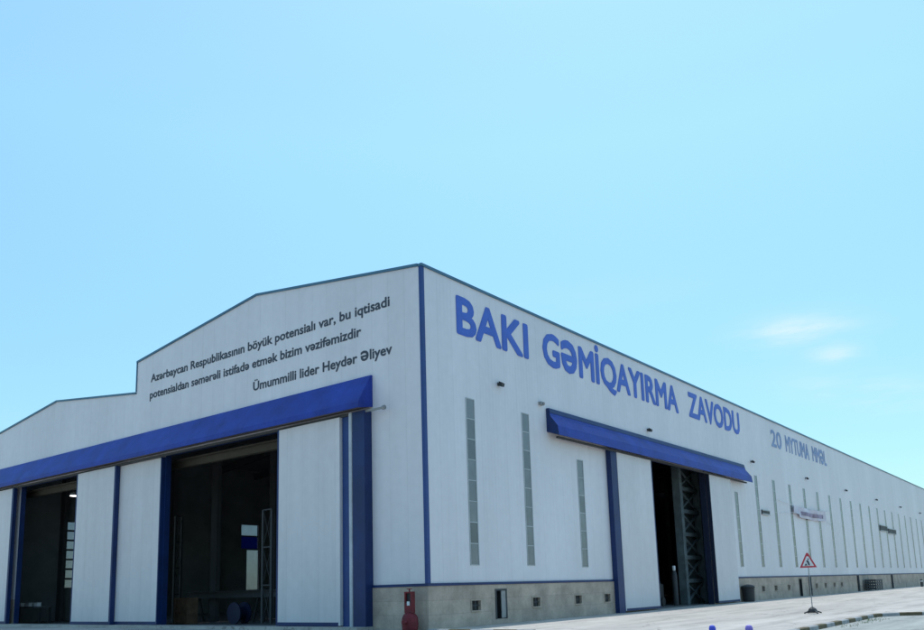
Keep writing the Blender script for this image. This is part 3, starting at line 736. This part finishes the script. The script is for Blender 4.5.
for D, ha, hb, amp, tilt in (((.930, .2388, .2793), (.052), .016, .85, -.05), ((.947, .2046, .2478), .024, .009, .6, -.02), ((.955, .17, .20), .10, .02, .35, -.22), ((.80, .50, .33), .16, .02, .10, .1)):
    D = Vector(D).normalized(); e1 = D.cross(Vector((0, 0, 1))).normalized(); e2 = e1.cross(D)
    e1, e2 = e1 * math.cos(tilt) + e2 * math.sin(tilt), e2 * math.cos(tilt) - e1 * math.sin(tilt)
    wob = wmath('MULTIPLY', wmath('SUBTRACT', nz.outputs['Fac'], .5), .02)
    a = wmath('DIVIDE', dot(e1), ha); b = wmath('DIVIDE', wmath('ADD', dot(e2), wob), hb)
    r2 = wmath('ADD', wmath('MULTIPLY', a, a), wmath('MULTIPLY', b, b))
    g = wmath('EXPONENT', wmath('MULTIPLY', r2, -1.))
    front = wmath('GREATER_THAN', dot(D), 0.)
    g = wmath('MULTIPLY', wmath('MULTIPLY', g, front), amp)
    cl = g if cl is None else wmath('ADD', cl, g)
nn = N.new('ShaderNodeMapRange'); nn.inputs['From Min'].default_value = .32; nn.inputs['From Max'].default_value = .62; L.new(nz.outputs['Fac'], nn.inputs['Value'])
cl = wmath('MULTIPLY', cl, nn.outputs[0])
tint = N.new('ShaderNodeMix'); tint.data_type = 'RGBA'; tint.blend_type = 'MULTIPLY'; tint.inputs['Factor'].default_value = 1
zsep = N.new('ShaderNodeSeparateXYZ'); L.new(tc.outputs['Generated'], zsep.inputs[0])
zr = N.new('ShaderNodeMapRange'); zr.inputs['From Min'].default_value = .08; zr.inputs['From Max'].default_value = .5; zr.inputs['To Min'].default_value = .61; zr.inputs['To Max'].default_value = .98
L.new(zsep.outputs['Z'], zr.inputs['Value'])
tv = N.new('ShaderNodeVectorMath'); tv.operation = 'SCALE'; tv.inputs[0].default_value = (.98, 1.25, 1.12); L.new(zr.outputs[0], tv.inputs['Scale'])
L.new(tv.outputs['Vector'], tint.inputs['B'])
L.new(sk.outputs[0], tint.inputs['A'])
mxc = N.new('ShaderNodeMix'); mxc.data_type = 'RGBA'; L.new(cl, mxc.inputs['Factor']); L.new(tint.outputs['Result'], mxc.inputs['A'])
mxc.inputs['B'].default_value = (3.5, 4.3, 4.9, 1)
L.new(mxc.outputs['Result'], bg.inputs['Color'])

cam = bpy.data.cameras.new('camera'); camo = bpy.data.objects.new('camera', cam); COL.objects.link(camo)
yaw, pitch, roll = .660919994, .167097038, -.0294969637
fwv = Vector((math.cos(pitch) * math.cos(yaw), math.cos(pitch) * math.sin(yaw), math.sin(pitch)))
r_ = Vector((math.sin(yaw), -math.cos(yaw), 0)); u_ = r_.cross(fwv)
r2 = r_ * math.cos(roll) + u_ * math.sin(roll); u2 = u_ * math.cos(roll) - r_ * math.sin(roll)
mw = Matrix((r2, u2, -fwv)).transposed().to_4x4(); mw.translation = Vector((-25.3372665, -21.6587860, 1.62917657))
camo.matrix_world = mw
cam.sensor_width = 36; cam.lens = 36 * 807.664 / 924; cam.shift_y = 136.74 / 924; cam.clip_end = 8000; cam.clip_start = .1
S.camera = camo
S.view_settings.view_transform = 'Standard'; S.view_settings.look = 'None'; S.view_settings.exposure = .56; S.view_settings.gamma = 1
S.view_settings.use_curve_mapping = False
S.cycles.max_bounces = 8; S.cycles.use_denoising = True
S.cycles.transparent_max_bounces = 12
